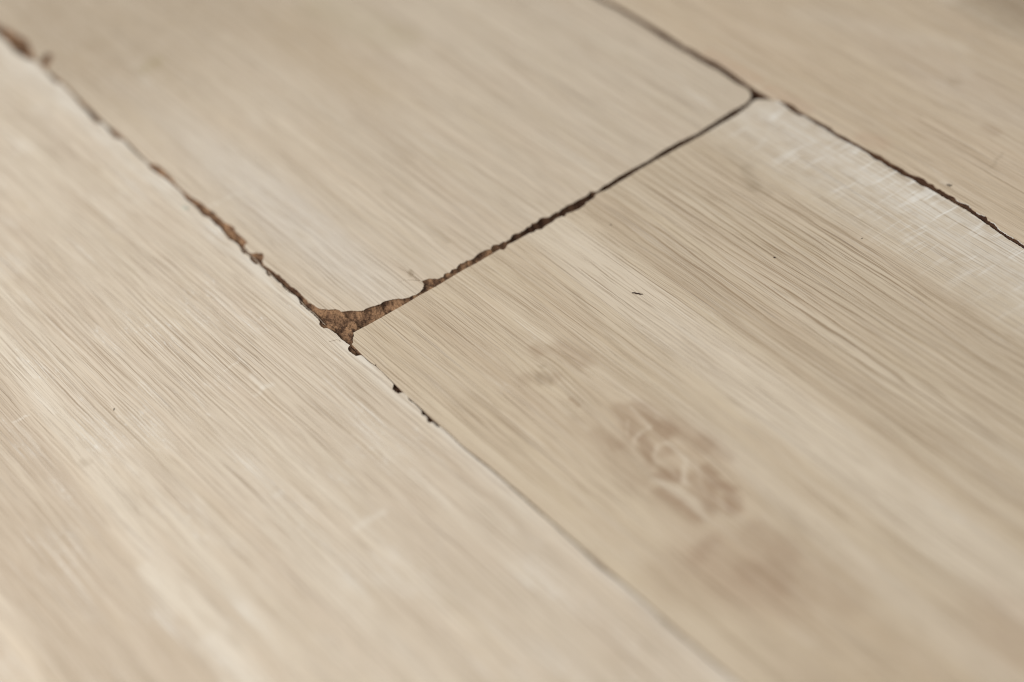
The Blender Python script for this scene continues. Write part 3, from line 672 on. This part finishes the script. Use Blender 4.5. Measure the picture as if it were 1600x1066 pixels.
# pale torn paper lip standing in the joint beside the left board
seg = [p for p in roughen(sorted(TR['J_L']), .05, .8, 31) if -68 < p[0] < -10.5]
link('paper_edge', ribbon([(x, y + .12) for x, y in seg], lambda t: .26 * (0.45 + 0.55 * math.sin(t * 3.1) + .2 * math.sin(t * 37)), -0.5, -0.75, .25), M_paper, planks['B'])
# white torn film along the chips of the right board
for a, b_, w_ in ((93, 100.5, .22), (103, 107, .30), (110, 122, .34), (123, 127, .25)):
    seg = [(x, y - .12) for x, y in R_D if a < x < b_]
    if len(seg) > 3: link('torn_film', ribbon(seg, lambda t: w_ * (0.4 + 0.6 * abs(math.sin(t * 11))), 0.03, None, .06), M_white, planks['D'])
# hairline crack round the lifted flap of the cover layer
c1 = [(-5.4, 35.3), (-7.9, 35.2), (-11.7, 35.0), (-14.5, 34.4), (-17, 34.2)]
link('hairline_crack', ribbon(roughen(c1, .04, .5, 5), lambda t: .22 * (1 - t) + .05, 0.012, None, .02), M_dark, planks['B'])
c2 = [(-6.2, 34.9), (-8.2, 33.2), (-9.8, 31.2), (-10.4, 29.0)]
link('hairline_crack', ribbon(roughen(c2, .04, .5, 6), lambda t: .12 * (1 - t) + .04, 0.012, None, .02), M_dark, planks['B'])

def lump(name, x, y, rx, ry, rz, ang, mat, seed, z=0.0, **props):
    bm = bmesh.new(); bmesh.ops.create_icosphere(bm, subdivisions=2, radius=1)
    c, s_ = math.cos(ang), math.sin(ang)
    for v_ in bm.verts:
        k = 1 + 0.45 * noise.noise(v_.co * 1.7 + Vector((seed, 0, 0)))
        X, Y, Z = v_.co.x * rx * k, v_.co.y * ry * k, max(v_.co.z, -.6) * rz * k
        v_.co = Vector((X * c - Y * s_, X * s_ + Y * c, Z + rz * .6)) * MM
    me = bpy.data.meshes.new(name); bm.to_mesh(me); bm.free()
    for p in me.polygons: p.use_smooth = True
    o = link(name, me, mat, None, **props); o.location = (x * MM, y * MM, z * MM); return o

link_sp = ribbon([(-1.6, -1.1), (-.9, -.45), (-.3, -.35), (.3, .3), (.9, .4), (1.5, 1.1)], lambda t: .15 + .34 * math.sin(t * 3.14) ** .7, .32, .22, .3)
o = link('wood_splinter', link_sp, M_speck, None, label='tiny dark splinter lying on the lower middle board, right of the cross seam', category='splinter')
o.location = (53.3 * MM, 84.2 * MM, 0)
lump('dirt_speck', 72.1, 129.4, .42, .28, .2, .4, M_speck, 1, label='small dark speck on the growth lines of the knotty board, beyond the splinter', category='dirt speck')
lump('dirt_speck', 85.8, 157.2, .38, .2, .12, 1.2, M_grey, 2, label='faint grey speck next to the white saw marks of the knotty board', category='dirt speck')
lump('dirt_speck', 18.4, 101.3, .38, .26, .15, .9, M_grey, 3, label='faint brown speck just below the middle of the cross seam', category='dirt speck')
lump('dirt_speck', -25.3, -76.6, .6, .22, .16, -.7, M_grey, 4, label='thin dark speck on the pale limed board at the far left', category='dirt speck')
lump('dirt_speck', 86.5, 198.7, .9, .55, .25, .4, M_grey, 5, label='grey crumb on the tan board just above its chipped edge', category='dirt speck')
lump('dirt_speck', -38.6, 203.5, .5, .4, .2, .4, M_grey, 9, label='blurred grey crumb on the tan board, far up beside its seam', category='dirt speck') if False else None
o = link('hair', ribbon([(-1.9, -5.6), (-1.2, -4.2), (-.9, -3.3), (-.3, -2.8), (.2, -2.6), (.9, -2.9)], .10, .06, .1, .06), M_hair, None,
     label='short grey hair curling on the pale limed board beside the broken corner', category='hair')
lump('paint_blister', -101.8, -2.6, 1.7, .95, .22, .3, M_glue, 6, label='small pale raised blister at the edge of the left board, by the brown chips', category='blister')
